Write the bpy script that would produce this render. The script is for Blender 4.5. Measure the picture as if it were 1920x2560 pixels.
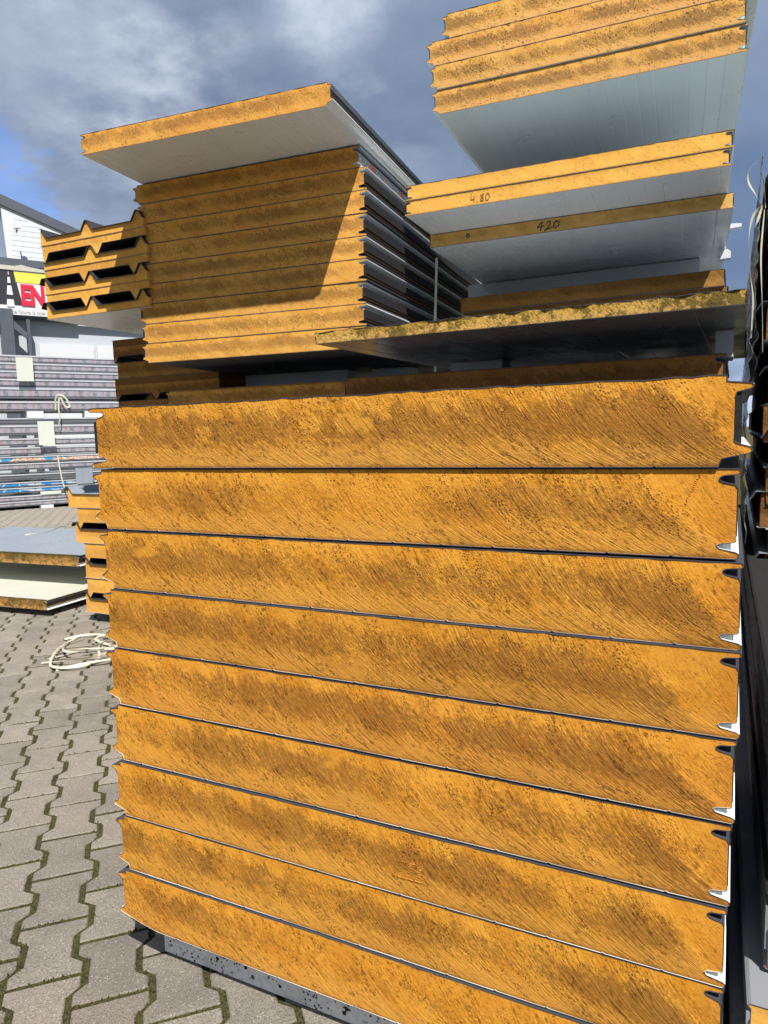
import bpy, math, random
from mathutils import Vector, Matrix, noise as mnoise
random.seed(7)
for o in list(bpy.data.objects): bpy.data.objects.remove(o)
scene = bpy.context.scene
COL = scene.collection
S = 1.17            # all layout numbers are in panel widths (1.17 m)
G = -1.04           # ground level in those units
def P(x, y, z): return Vector((x*S, y*S, (z-G)*S))
R = math.radians

# ------------------------------------------------------------------ camera
CAM_L = P(0.9916, -0.889, -0.0574)
yaw, pitch, roll = 0.4585, -0.1101, -0.0254
fw = Vector((-math.sin(yaw)*math.cos(pitch), math.cos(yaw)*math.cos(pitch), math.sin(pitch)))
rt = Vector((math.cos(yaw), math.sin(yaw), 0)); up = rt.cross(fw)
rt2 = rt*math.cos(roll)+up*math.sin(roll); up2 = -rt*math.sin(roll)+up*math.cos(roll)
cam_d = bpy.data.cameras.new('camera'); cam = bpy.data.objects.new('camera', cam_d); COL.objects.link(cam)
m = Matrix((rt2, up2, -fw)).transposed().to_4x4(); m.translation = CAM_L
cam.matrix_world = m
cam_d.sensor_fit = 'VERTICAL'; cam_d.sensor_height = 36; cam_d.sensor_width = 27
cam_d.lens = 1774/2560*36; cam_d.clip_end = 3000; cam_d.clip_start = 0.02
scene.camera = cam

# ------------------------------------------------------------------ light
SUN = Vector((0.378, -0.448, 0.810)).normalized()
sd = bpy.data.lights.new('sun', 'SUN'); sd.energy = 4.0; sd.angle = R(0.55); sd.color = (1.0, 0.95, 0.87)
so = bpy.data.objects.new('sun', sd); COL.objects.link(so)
so.rotation_euler = (-SUN).to_track_quat('-Z', 'Y').to_euler(); so.location = (2, -2, 12)
scene.view_settings.view_transform = 'Standard'; scene.view_settings.look = 'None'
scene.view_settings.gamma = 1; scene.view_settings.exposure = 0.8
scene.view_settings.use_curve_mapping = False

# ------------------------------------------------------------------ node helpers
class NT:
    def __init__(s, tree): s.t = tree; s.n = tree.nodes; s.l = tree.links
    def put(s, inp, v):
        if isinstance(v, bpy.types.NodeSocket): s.l.new(v, inp)
        elif v is not None: inp.default_value = v
    def m(s, op, a, b=None, c=None, clamp=False):
        n = s.n.new('ShaderNodeMath'); n.operation = op; n.use_clamp = clamp
        s.put(n.inputs[0], a); s.put(n.inputs[1], b); s.put(n.inputs[2], c); return n.outputs[0]
    def xyz(s, x, y, z):
        n = s.n.new('ShaderNodeCombineXYZ'); s.put(n.inputs[0], x); s.put(n.inputs[1], y); s.put(n.inputs[2], z); return n.outputs[0]
    def sep(s, v):
        n = s.n.new('ShaderNodeSeparateXYZ'); s.put(n.inputs[0], v); return n.outputs
    def noise(s, v, scale, detail=2, rough=.5, w=None, out=0):
        n = s.n.new('ShaderNodeTexNoise')
        if w is not None: n.noise_dimensions = '4D'; s.put(n.inputs['W'], w)
        s.put(n.inputs['Vector'], v); n.inputs['Scale'].default_value = scale
        n.inputs['Detail'].default_value = detail; n.inputs['Roughness'].default_value = rough
        return n.outputs[out]
    def vor(s, v, scale, feat='F1', rnd=1):
        n = s.n.new('ShaderNodeTexVoronoi'); n.feature = feat; s.put(n.inputs['Vector'], v)
        n.inputs['Scale'].default_value = scale; n.inputs['Randomness'].default_value = rnd; return n
    def ss(s, v, lo, hi, a=0., b=1.):
        n = s.n.new('ShaderNodeMapRange'); n.interpolation_type = 'SMOOTHSTEP'
        s.put(n.inputs[0], v); n.inputs[1].default_value = lo; n.inputs[2].default_value = hi
        n.inputs[3].default_value = a; n.inputs[4].default_value = b; return n.outputs[0]
    def mix(s, f, a, b, mode='MIX'):
        n = s.n.new('ShaderNodeMix'); n.data_type = 'RGBA'; n.blend_type = mode
        s.put(n.inputs[0], f)
        for i, v in ((6, a), (7, b)):
            if isinstance(v, tuple): v = (*v[:3], 1)
            s.put(n.inputs[i], v)
        return n.outputs[2]
    def vmath(s, op, a, b):
        n = s.n.new('ShaderNodeVectorMath'); n.operation = op; s.put(n.inputs[0], a); s.put(n.inputs[1], b); return n
def newmat(name, rough=.6, metal=0., spec=.5):
    mt = bpy.data.materials.new(name); mt.use_nodes = True
    nt = NT(mt.node_tree); b = mt.node_tree.nodes['Principled BSDF']
    b.inputs['Roughness'].default_value = rough; b.inputs['Metallic'].default_value = metal
    b.inputs['Specular IOR Level'].default_value = spec
    tc = nt.n.new('ShaderNodeTexCoord'); oi = nt.n.new('ShaderNodeObjectInfo')
    return mt, nt, b, tc.outputs['Object'], oi.outputs['Random']
def bump(nt, b, h, strength=1, dist=.001):
    n = nt.n.new('ShaderNodeBump'); n.inputs['Strength'].default_value = strength; n.inputs['Distance'].default_value = dist
    nt.put(n.inputs['Height'], h); nt.l.new(n.outputs[0], b.inputs['Normal'])

# ------------------------------------------------------------------ world: Nishita sky under broken grey cloud
w = bpy.data.worlds.new('World'); scene.world = w; w.use_nodes = True
nt = NT(w.node_tree); bg = w.node_tree.nodes['Background']
sky = nt.n.new('ShaderNodeTexSky'); sky.sky_type = 'NISHITA'; sky.sun_disc = False
sky.sun_elevation = math.asin(SUN.z); sky.sun_rotation = math.atan2(SUN.x, SUN.y)
tc = nt.n.new('ShaderNodeTexCoord'); d = tc.outputs['Generated']
sx, sy, sz = nt.sep(d)
zz = nt.m('ADD', nt.m('MAXIMUM', sz, 0.0), 0.22)
cv = nt.xyz(nt.m('DIVIDE', sx, zz), nt.m('DIVIDE', sy, zz), 0.0)
n1 = nt.noise(cv, 1.15, 7, .55); n2 = nt.noise(cv, 2.4, 7, .55); n3 = nt.noise(cv, .55, 3, .5)
nv = nt.noise(cv, 3.0, 5, .6, out=1)
def blob(x, y, z, r0, r1, wob=.12):
    v = nt.vmath('ADD', d, nt.vmath('SCALE', nt.vmath('SUBTRACT', nv, (0.5, 0.5, 0.5)).outputs[0], None).outputs[0])
    v.inputs[1].links[0].from_node.inputs['Scale'].default_value = wob*2
    c = Vector((x, y, z)).normalized()
    dd = nt.vmath('DISTANCE', v.outputs[0], tuple(c)).outputs['Value']
    return nt.ss(dd, r0, r1, 1., 0.)
def pixdir(px, py):
    v = fw + rt2*(px-960)/1774 + up2*(1280-py)/1774; return tuple(v.normalized())
CLD = nt.mix(nt.ss(n1, .36, .64), (.98, 1.32, 2.02), (1.75, 2.2, 3.0))
CLD = nt.mix(nt.m('MULTIPLY', nt.ss(n3, .5, .75), .3), CLD, (.95, 1.32, 2.1))
wh = nt.m('MULTIPLY', nt.ss(n2, .58, .80), .22)
for (px, py, r0, r1, k) in ((430, 170, .0, .17, 1.), (840, 85, .0, .10, .8), (1700, 760, .0, .14, .75), (150, 330, .0, .22, .4)):
    q = blob(*pixdir(px, py), r0, r1); wh = nt.m('ADD', wh, nt.m('MULTIPLY', nt.m('MULTIPLY', q, nt.ss(n2, .36, .66)), k))
CLD = nt.mix(nt.m('MINIMUM', wh, .95), CLD, (4.6, 5.0, 5.6))
dk = nt.m('MULTIPLY', blob(*pixdir(1800, 640), .02, .34, .05), .75)
CLD = nt.mix(dk, CLD, (0.72, 1.15, 2.05))
hz = nt.ss(sz, .0, .16, 1., 0.)
CLD = nt.mix(nt.m('MULTIPLY', hz, nt.ss(n2, .3, .7, .35, .9)), CLD, (3.9, 4.7, 5.9))
gap = nt.m('MULTIPLY', nt.ss(n2, .42, .32), nt.ss(n3, .42, .30))
for (px, py, r1) in ((20, 480, .07), (150, 520, .06), (90, 500, .05)):
    gap = nt.m('ADD', gap, nt.m('MULTIPLY', blob(*pixdir(px, py), .0, r1, .12), nt.ss(n2, .64, .48)))
SKYC = nt.mix(1.0, sky.outputs[0], (0.62, 0.86, 1.3), 'MULTIPLY')
full = nt.mix(nt.m('MINIMUM', gap, .5), CLD, SKYC)
nt.l.new(full, bg.inputs[0]); bg.inputs[1].default_value = 0.108

# ------------------------------------------------------------------ materials
def foam_mat(name, light, mid, brown, scratch=1., speck=1., dirt=1., moss=0., t=.1237, pits=1., bd=.005, smears=()):
    mt, nt, b, co, rnd = newmat(name, .85, 0, .12)
    x, y, z = nt.sep(co); W = nt.m('MULTIPLY', rnd, 57.)
    wob = nt.noise(nt.xyz(x, 0., z), 5., 2, .5, W)
    wv = nt.m('MULTIPLY', nt.m('SUBTRACT', wob, .5), .05)
    r = .225*t/.1237; dz = nt.m('SUBTRACT', t*1.68, z)
    h = nt.m('SQRT', nt.m('MAXIMUM', nt.m('SUBTRACT', r*r, nt.m('MULTIPLY', dz, dz)), .0004))
    s = nt.m('ADD', nt.m('ADD', x, h), nt.m('MULTIPLY', wv, .25))
    zn = nt.m('DIVIDE', z, t)
    # saw arcs: long thin noise along the arc
    sj = nt.m('ADD', s, nt.m('MULTIPLY', nt.m('SUBTRACT', nt.noise(nt.xyz(x, y, z), 30., 3, .6, W), .5), .007))
    a1 = nt.noise(nt.xyz(nt.m('MULTIPLY', sj, 235), nt.m('MULTIPLY', z, 26), y), 1., 5, .68, W)
    a2 = nt.noise(nt.xyz(nt.m('MULTIPLY', s, 95), nt.m('MULTIPLY', z, 13), y), 1., 3, .6, W)
    low = nt.noise(nt.xyz(x, y, z), 3.2, 3, .55, W)
    mid_n = nt.noise(nt.xyz(nt.m('MULTIPLY', s, 1.), y, nt.m('MULTIPLY', z, .8)), 14., 5, .6, W)
    pit = nt.noise(nt.xyz(x, y, z), 420., 3, .6, W)
    pit2 = nt.noise(nt.xyz(x, y, z), 150., 3, .6, W)
    smask = nt.m('MULTIPLY', nt.ss(zn, 1.0, .15, .35, 1.), nt.ss(low, .35, .6, .4, 1.))
    # the last hand's breadth on the right of the cut is smoother, bounded by one arc
    sb = nt.m('ADD', nt.m('ADD', s, nt.m('MULTIPLY', nt.m('SUBTRACT', nt.noise(nt.xyz(x, y, z), 26., 3, .6, W), .5), .05)), nt.m('MULTIPLY', nt.m('SUBTRACT', nt.m('FRACT', nt.m('MULTIPLY', rnd, 7.3)), .5), .05))
    smooth = nt.m('MULTIPLY', nt.ss(sb, 1.250, 1.300), .85 if scratch > .5 else 0.)
    smask = nt.m('MULTIPLY', smask, nt.m('SUBTRACT', 1., nt.m('MULTIPLY', smooth, .85)))
    grain = nt.noise(nt.xyz(nt.m('MULTIPLY', s, 1.), nt.m('ADD', y, W), nt.m('MULTIPLY', z, .55)), 300., 4, .7)
    gr5 = nt.m('SUBTRACT', grain, .5)
    streak = nt.noise(nt.xyz(nt.m('MULTIPLY', s, 34.), y, nt.m('MULTIPLY', z, 9.)), 1., 4, .6, nt.m('ADD', W, 7.))
    st5 = nt.m('SUBTRACT', streak, .5)
    zr = nt.m('ADD', zn, nt.m('MULTIPLY', st5, .9))
    # brown soiling across the middle, built from fine grain
    cov = nt.m('MULTIPLY', nt.m('MULTIPLY', nt.ss(zr, 1.02, .66), nt.ss(zn, .08, .48, .30, 1.)), nt.ss(nt.m('ADD', low, nt.m('MULTIPLY', st5, .5)), .30, .60, .55, 1.))
    cov = nt.m('MULTIPLY', cov, nt.m('SUBTRACT', 1., nt.m('MULTIPLY', smooth, .45)))
    if scratch > .5:
        edge_b = nt.m('MULTIPLY', nt.m('MULTIPLY', nt.ss(sb, 1.08, 1.22), nt.ss(sb, 1.29, 1.25)), nt.ss(zn, .75, .35))
        cov = nt.m('ADD', cov, nt.m('MULTIPLY', edge_b, .38))
    drt = nt.ss(nt.m('ADD', cov, nt.m('MULTIPLY', gr5, 2.0)), .42, 1.05)
    c = nt.mix(nt.ss(nt.m('ADD', mid_n, nt.m('MULTIPLY', gr5, .4)), .36, .64), light, mid)
    # the lower third is paler and greyer where the saw scuffed it
    tan = (light[0]*.88, light[1]*.90, light[2]*1.25)
    c = nt.mix(nt.m('MULTIPLY', nt.ss(zr, .42, .12), .75 if scratch > .4 else .25), c, tan)
    c = nt.mix(nt.m('MULTIPLY', drt, .74*dirt, clamp=True), c, brown)
    c = nt.mix(nt.m('MULTIPLY', nt.ss(gr5, .04, .22), .38), c, brown)
    pa = nt.ss(nt.noise(nt.xyz(x, y, nt.m('MULTIPLY', z, .8)), 11., 2, .5, nt.m('ADD', W, 9.)), .68, .73)
    c = nt.mix(nt.m('MULTIPLY', pa, .6), c, light)
    for (ex, ez, er_) in smears:
        ddx = nt.m('MULTIPLY', nt.m('SUBTRACT', x, ex), .8); ddz = nt.m('SUBTRACT', z, ez)
        dd = nt.m('SQRT', nt.m('ADD', nt.m('MULTIPLY', ddx, ddx), nt.m('MULTIPLY', ddz, ddz)))
        c = nt.mix(nt.m('MULTIPLY', nt.ss(nt.m('ADD', dd, nt.m('MULTIPLY', nt.m('ADD', st5, gr5), .012)), er_, er_*.55), .65), c, light)
    # specks: small mould dots gathered in clusters
    sv = nt.vor(nt.xyz(nt.m('ADD', nt.m('MULTIPLY', x, .6), nt.m('MULTIPLY', s, .4)), nt.m('ADD', y, W), nt.m('MULTIPLY', z, .9)), 260.)
    dot = nt.ss(nt.m('ADD', sv.outputs['Distance'], nt.m('MULTIPLY', gr5, 1.1)), .44, .16)
    clus = nt.ss(nt.noise(nt.xyz(s, y, nt.m('MULTIPLY', z, .7)), 30., 5, .7, nt.m('ADD', W, 3.)), .49, .60)
    dots = nt.m('MULTIPLY', dot, nt.m('MULTIPLY', clus, nt.m('SUBTRACT', 1., nt.m('MULTIPLY', smooth, .6))))
    sv2 = nt.vor(nt.xyz(nt.m('ADD', nt.m('MULTIPLY', x, .5), nt.m('MULTIPLY', s, .5)), nt.m('ADD', y, W), nt.m('MULTIPLY', z, .8)), 100.)
    big = nt.m('MULTIPLY', nt.ss(nt.m('ADD', sv2.outputs['Distance'], nt.m('MULTIPLY', gr5, 1.9)), .36, .10), nt.ss(nt.noise(nt.xyz(x, y, z), 11., 3, .6, nt.m('ADD', W, 5.)), .42, .58))
    c = nt.mix(nt.m('MULTIPLY', dots, .82*speck, clamp=True), c, tuple(v*.34 for v in brown))
    c = nt.mix(nt.m('MULTIPLY', big, .7*speck, clamp=True), c, tuple(v*.40 for v in brown))
    cn = nt.noise(nt.xyz(nt.m('MULTIPLY', sj, 125), nt.m('MULTIPLY', z, 17), nt.m('ADD', y, 3.)), 1., 4, .65, W)
    cr = nt.m('MULTIPLY', nt.ss(cn, .385, .33), smask)
    c = nt.mix(nt.m('MULTIPLY', cr, .75*scratch, clamp=True), c, tuple(v*.42 for v in brown))
    smask = nt.m('MULTIPLY', smask, nt.ss(s, .55, 1.1, .75, 1.35)) if scratch > .5 else smask
    gr = nt.m('MULTIPLY', nt.ss(a1, .48, .32), smask)
    c = nt.mix(nt.m('MULTIPLY', gr, .7*scratch, clamp=True), c, tuple(v*.5 for v in brown))
    rim = nt.m('ADD', nt.ss(nt.m('ADD', zn, nt.m('MULTIPLY', gr5, .06)), .955, 1.), nt.ss(nt.m('ADD', zn, nt.m('MULTIPLY', gr5, .06)), .05, .0), clamp=True)
    c = nt.mix(nt.m('MULTIPLY', rim, .65), c, tuple(v*.7 for v in brown))
    rx_ = nt.m('MULTIPLY', nt.ss(x, 1.125, 1.165), .45 if scratch > .5 else .0)
    c = nt.mix(rx_, c, (.50, .19, .025))
    hs_ = nt.n.new('ShaderNodeHueSaturation'); nt.l.new(c, hs_.inputs['Color'])
    nt.l.new(nt.m('ADD', .92, nt.m('MULTIPLY', nt.m('FRACT', nt.m('MULTIPLY', rnd, 13.7)), .12)), hs_.inputs['Value'])
    nt.l.new(nt.m('ADD', .4955, nt.m('MULTIPLY', nt.m('FRACT', nt.m('MULTIPLY', rnd, 31.1)), .0045)), hs_.inputs['Hue'])
    c = hs_.outputs[0]
    if moss:
        mn = nt.noise(nt.xyz(x, y, z), 16., 6, .7, W)
        mn2 = nt.noise(nt.xyz(x, y, z), 60., 4, .7, W)
        mm = nt.ss(nt.m('ADD', nt.m('ADD', mn, nt.m('MULTIPLY', nt.m('SUBTRACT', mn2, .5), 1.1)), nt.m('ADD', nt.ss(zn, .55, .98, -.02, .14), nt.ss(x, .95, 1.17, 0., .12))), .55-.14*moss, .74-.12*moss)
        c = nt.mix(nt.m('MULTIPLY', mm, nt.ss(mn2, .25, .6, 1., .8)), c, nt.mix(nt.ss(mn2, .38, .6), (.016, .018, .011), (.085, .078, .016)))
    nt.l.new(c, b.inputs['Base Color'])
    
    hgt = nt.m('ADD', nt.m('MULTIPLY', nt.m('MULTIPLY', a1, smask), 1.35*scratch),
               nt.m('MULTIPLY', nt.m('ADD', nt.m('MULTIPLY', pit, .22*pits), nt.m('MULTIPLY', pit2, .26*pits)), nt.m('SUBTRACT', 1., nt.m('MULTIPLY', smooth, .65))))
    hgt = nt.m('SUBTRACT', hgt, nt.m('MULTIPLY', cr, .9*scratch))
    hgt = nt.m('SUBTRACT', hgt, nt.m('MULTIPLY', dots, .28))
    bump(nt, b, hgt, 1., bd)
    return mt
LT, MD, BR = (.75, .352, .043), (.62, .26, .024), (.235, .102, .022)
FOAM = foam_mat('front_foam', LT, MD, BR)
FOAM_TOP = foam_mat('front_foam_pitted', (.77, .37, .050), (.64, .275, .026), (.25, .108, .022), scratch=.8, pits=1.3, smears=((.505, .074, .022), (.575, .074, .024), (.61, .070, .016), (.735, .10, .018), (.27, .062, .020), (.10, .075, .016)))
FOAM_B = foam_mat('old_foam', (.78, .42, .088), (.68, .33, .055), (.28, .135, .042), scratch=.2, speck=1., dirt=.95, pits=.5, bd=.0022, t=.0925)
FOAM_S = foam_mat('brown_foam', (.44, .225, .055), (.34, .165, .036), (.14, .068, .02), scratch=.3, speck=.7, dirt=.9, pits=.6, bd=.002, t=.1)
FOAM_C = foam_mat('clean_foam', (.84, .46, .092), (.78, .39, .062), (.40, .20, .055), scratch=.12, speck=.7, dirt=.6, pits=.4, bd=.002)
FOAM_M = foam_mat('mossy_foam', (.74, .44, .10), (.60, .34, .06), (.22, .15, .035), scratch=.5, speck=1., dirt=.5, moss=1., t=.05, pits=2.2)
FOAM_M2 = foam_mat('weathered_foam', (.66, .36, .10), (.50, .25, .06), (.18, .11, .035), scratch=.3, speck=1., dirt=1., moss=.1, t=.07, pits=2.)

FOAM_D = foam_mat('shade_darkened_foam', (.28, .14, .042), (.21, .10, .03), (.07, .035, .012), scratch=.2, speck=.6, dirt=.9, pits=.6)  # orange foam with the shade of the right-hand piles put into its colour
def steel_mat(name, col, rough=.38, dirt=.25):
    mt, nt, b, co, rnd = newmat(name, rough, 0, .5)
    n = nt.noise(co, 4., 5, .6); x, y, z = nt.sep(co)
    st = nt.noise(nt.xyz(nt.m('MULTIPLY', x, 14.), nt.m('MULTIPLY', y, .8), z), 1., 4, .6)
    c = nt.mix(nt.m('MULTIPLY', nt.ss(st, .45, .75), dirt), col, tuple(v*.72 for v in col))
    sp = nt.noise(co, 90., 3, .6)
    c = nt.mix(nt.m('MULTIPLY', nt.ss(sp, .68, .74), .5*dirt*2), c, tuple(v*.4 for v in col))
    nt.l.new(c, b.inputs['Base Color'])
    nt.l.new(nt.ss(n, .3, .7, rough-.08, rough+.12), b.inputs['Roughness'])
    bump(nt, b, nt.noise(co, 2.2, 2, .5), .35, .01)
    return mt
WHITE = steel_mat('white_coated_steel', (.80, .83, .82), .30, .15)
MGREY = steel_mat('mid_grey_coated_steel', (.24, .25, .27), .3, .3)
DGREY2 = steel_mat('hollow_shade_steel', (.035, .036, .04), .5, .3)  # ribbed sheet darkened: shade of the hollows between ribs put into the colour
DGREY = steel_mat('dark_grey_coated_steel', (.045, .05, .062), .65, .3)
PALE = steel_mat('pale_green_coated_steel', (.77, .86, .81), .34, .2)
GREY = steel_mat('grey_coated_steel', (.26, .30, .35), .35, .3)
CREAM = steel_mat('cream_coated_steel', (.52, .52, .44), .55, .15)
EDGE = steel_mat('cut_steel_edge', (.05, .053, .065), .5, .4)
def plain(name, col, rough=.6, metal=0, nscale=20, amt=.3, bmp=0., dark=.6):
    mt, nt, b, co, rnd = newmat(name, rough, metal, .4)
    n = nt.noise(co, nscale, 5, .65)
    c = nt.mix(nt.m('MULTIPLY', nt.ss(n, .42, .68), amt), col, tuple(v*dark for v in col))
    nt.l.new(c, b.inputs['Base Color'])
    if bmp: bump(nt, b, nt.noise(co, nscale*3, 4, .6), .6, bmp)
    return mt
TAPE = plain('black_seal_tape', (.012, .0115, .013), .9, 0, 220, .6, .0012, 2.6)
STYRO = plain('white_foam_block', (.68, .71, .74), .8, 0, 60, .12, .0008)
STRAPM = plain('cream_strap', (.54, .53, .42), .5, 0, 30, .2)
DARK = plain('hole_shade_dark', (.03, .03, .035), .5)  # dark colour standing in for the shade inside the drill hole
PAPER = plain('paper_tag', (.60, .63, .56), .7, 0, 8, .08)
INK = plain('marker_ink', (.035, .05, .04), .7)
INK2 = plain('faded_marker_ink', (.34, .19, .06), .8)
# speckled base block
SPEC, nt, b, co, rnd = newmat('speckled_block', .85, 0, .2)
n = nt.noise(co, 70., 4, .6); v1 = nt.vor(co, 120.); v2 = nt.vor(co, 42.)
dot = nt.m('MULTIPLY', nt.ss(nt.m('ADD', v1.outputs['Distance'], nt.m('MULTIPLY', n, .3)), .52, .40), nt.ss(nt.noise(co, 22., 3, .6), .44, .52))
dot2 = nt.m('MULTIPLY', nt.ss(nt.m('ADD', v2.outputs['Distance'], nt.m('MULTIPLY', n, .3)), .40, .33), nt.ss(nt.noise(co, 9., 2, .6), .42, .52))
c = nt.mix(nt.ss(n, .3, .7), (.78, .77, .74), (.62, .61, .59)); c = nt.mix(dot, c, (.035, .033, .03)); c = nt.mix(dot2, c, (.03, .028, .026))
nt.l.new(c, b.inputs['Base Color']); bump(nt, b, n, .5, .002)
# printed foil (film with grey and red print)
def print_mat(name, kind='grey'):
    mt, nt, b, co, rnd = newmat(name, .35, .2, .6)
    x, y, z = nt.sep(co); u = nt.m('ADD', x, nt.m('MULTIPLY', rnd, 9.))
    cell = nt.m('FRACT', nt.m('MULTIPLY', u, 4.2 if kind == 'grey' else 3.)); n = nt.noise(nt.xyz(u, y, nt.m('MULTIPLY', z, 2.)), 26., 3, .6)
    red = nt.m('MULTIPLY', nt.ss(nt.m('ABSOLUTE', nt.m('SUBTRACT', cell, .3)), .16, .06), nt.ss(n, .38, .55))
    dk = nt.m('MULTIPLY', nt.ss(nt.m('ABSOLUTE', nt.m('SUBTRACT', cell, .72)), .22, .08), nt.ss(n, .35, .6))
    if kind == 'grey':
        c = nt.mix(dk, (.38, .38, .42), (.20, .20, .22)); c = nt.mix(nt.m('MULTIPLY', red, .5), c, (.42, .16, .16))
    elif kind == 'blue':
        c = nt.mix(nt.ss(nt.noise(co, 7., 3, .5), .45, .5), (.55, .60, .66), (.03, .25, .60)); c = nt.mix(nt.ss(n, .6, .7), c, (.75, .8, .82))
    else:
        c = nt.mix(nt.ss(n, .45, .55), (.75, .74, .72), (.62, .28, .12)); c = nt.mix(nt.ss(nt.noise(co, 6., 3, .5), .55, .6), c, (.05, .35, .65))
    nt.l.new(c, b.inputs['Base Color']); bump(nt, b, nt.noise(co, 18., 4, .6), .5, .01)
    return mt
PRINT = print_mat('printed_foil'); BLUEF = print_mat('blue_printed_film', 'blue'); ORANGEF = print_mat('orange_printed_film', 'orange')
def label_film():
    mt, nt, b, co, rnd = newmat('grey_film_with_red_print', .35, 0, .6)
    x, y, z = nt.sep(co); f = nt.m('FRACT', nt.m('MULTIPLY', y, 2.6)); n = nt.noise(nt.xyz(x, nt.m('MULTIPLY', y, 1.2), z), 90., 2, .7)
    c = nt.mix(nt.ss(n, .47, .53), (.50, .56, .54), (.16, .19, .19))
    red = nt.ss(nt.m('ABSOLUTE', nt.m('SUBTRACT', f, .42)), .09, .07)
    red2 = nt.m('MULTIPLY', nt.ss(nt.m('ABSOLUTE', nt.m('SUBTRACT', f, .85)), .07, .06), nt.ss(n, .44, .5))
    c = nt.mix(red, c, (.62, .14, .15)); c = nt.mix(red2, c, (.60, .20, .24))
    nt.l.new(c, b.inputs['Base Color']); return mt
LABELF = label_film()
# wrinkled clear film
FILM, nt, b, co, rnd = newmat('clear_wrap_film', .16, 0, .8)
n = nt.noise(co, 9., 5, .7)
nt.l.new(nt.mix(nt.ss(n, .35, .7), (.10, .105, .11), (.42, .44, .45)), b.inputs['Base Color'])
nt.l.new(nt.ss(n, .3, .6, .5, .95), b.inputs['Alpha']); bump(nt, b, nt.noise(co, 30., 5, .7), .9, .01)
# pavers
PAV, nt, b, co, rnd = newmat('concrete_paver', .9, 0, .2)
geo = nt.n.new('ShaderNodeNewGeometry'); wp = geo.outputs['Position']
n = nt.noise(wp, 9., 5, .6); fine = nt.noise(wp, 260., 4, .8); g2 = nt.vor(wp, 210.)
c = nt.mix(nt.ss(n, .3, .7), (.325, .292, .240), (.235, .215, .180))
c = nt.mix(nt.ss(nt.noise(wp, 1.1, 3, .5), .4, .65), c, nt.mix(.5, c, (.34, .295, .25)))
c = nt.mix(nt.m('MULTIPLY', nt.ss(fine, .48, .62), .62), c, (.075, .07, .06))
wsp = nt.m('MULTIPLY', nt.ss(g2.outputs['Distance'], .42, .25), nt.ss(nt.sep(g2.outputs['Color'])[0], .78, .84))
c = nt.mix(nt.m('MULTIPLY', wsp, .8), c, (.5, .48, .43))
st = nt.ss(nt.noise(wp, 4., 6, .7), .60, .72); c = nt.mix(nt.m('MULTIPLY', st, .35), c, (.13, .13, .10))
tone = nt.m('ADD', .84, nt.m('MULTIPLY', rnd, .28)); c2 = nt.n.new('ShaderNodeHueSaturation'); nt.l.new(c, c2.inputs['Color']); nt.l.new(tone, c2.inputs['Value'])
nt.l.new(c2.outputs[0], b.inputs['Base Color']); bump(nt, b, nt.m('ADD', fine, nt.m('MULTIPLY', nt.noise(wp, 120., 3, .6), .8)), 1., .0042)
# soil / moss in joints
SOIL, nt, b, co, rnd = newmat('mossy_joint_soil', .95, 0, .1)
geo = nt.n.new('ShaderNodeNewGeometry'); wp = geo.outputs['Position']
n = nt.noise(wp, 190., 4, .75); nl = nt.noise(wp, 6., 4, .6)
c = nt.mix(nt.ss(n, .35, .7), (.030, .025, .015), (.11, .092, .055)); mo = nt.mix(nt.ss(n, .35, .65), (.034, .034, .012), (.115, .108, .042))
c = nt.mix(nt.ss(nl, .34, .56), c, mo); nt.l.new(c, b.inputs['Base Color']); bump(nt, b, nt.m('ADD', n, nt.noise(wp, 90., 3, .6)), 1., .006)

# ------------------------------------------------------------------ object helpers
def mesh_obj(name, verts, faces, mats, parent=None, fm=None, smooth=False):
    me = bpy.data.meshes.new(name); me.from_pydata([tuple(v) for v in verts], [], faces)
    for mt in (mats if isinstance(mats, (list, tuple)) else [mats]): me.materials.append(mt)
    if fm: me.polygons.foreach_set('material_index', fm)
    if smooth: me.polygons.foreach_set('use_smooth', [True]*len(me.polygons))
    me.update(); o = bpy.data.objects.new(name, me); COL.objects.link(o)
    if parent: o.parent = parent
    return o
def tag(o, label, cat, group=None, kind=None):
    if label: o['label'] = label
    if cat: o['category'] = cat
    if group: o['group'] = group
    if kind: o['kind'] = kind
    return o
def empty(name, loc, rz, label, cat, group=None, tilt=(0, 0)):
    o = bpy.data.objects.new(name, None); COL.objects.link(o); o.empty_display_size = .05
    o.location = loc; o.rotation_euler = (tilt[0], tilt[1], rz)
    return tag(o, label, cat, group)
def copy_tree(src, loc, rz, label, group=None, tilt=(0, 0)):
    r = src.copy(); COL.objects.link(r); r.location = loc; r.rotation_euler = (tilt[0], tilt[1], rz); r['label'] = label
    if group: r['group'] = group
    for ch in list(src.children):
        c = ch.copy(); COL.objects.link(c); c.parent = r
        for g in list(ch.children):
            k = g.copy(); COL.objects.link(k); k.parent = c
    return r
def prism(poly, y0, y1, name, mat, parent, jag=0.):      # poly in x,z ; front at y0
    n = len(poly); v = []
    for (x, z) in poly: v.append((x, y0+(random.uniform(-jag, jag) if jag else 0), z))
    for (x, z) in poly: v.append((x, y1, z))
    f = [tuple(range(n))] + [tuple(range(2*n-1, n-1, -1))] + [(i, n+i, n+(i+1) % n, (i+1) % n) for i in range(n)]
    # poly given clockwise or not: make front face -y
    a = sum(poly[i][0]*poly[(i+1) % n][1]-poly[(i+1) % n][0]*poly[i][1] for i in range(n))
    if a < 0: f = [tuple(reversed(q)) for q in f]
    return mesh_obj(name, v, f, mat, parent)
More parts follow.
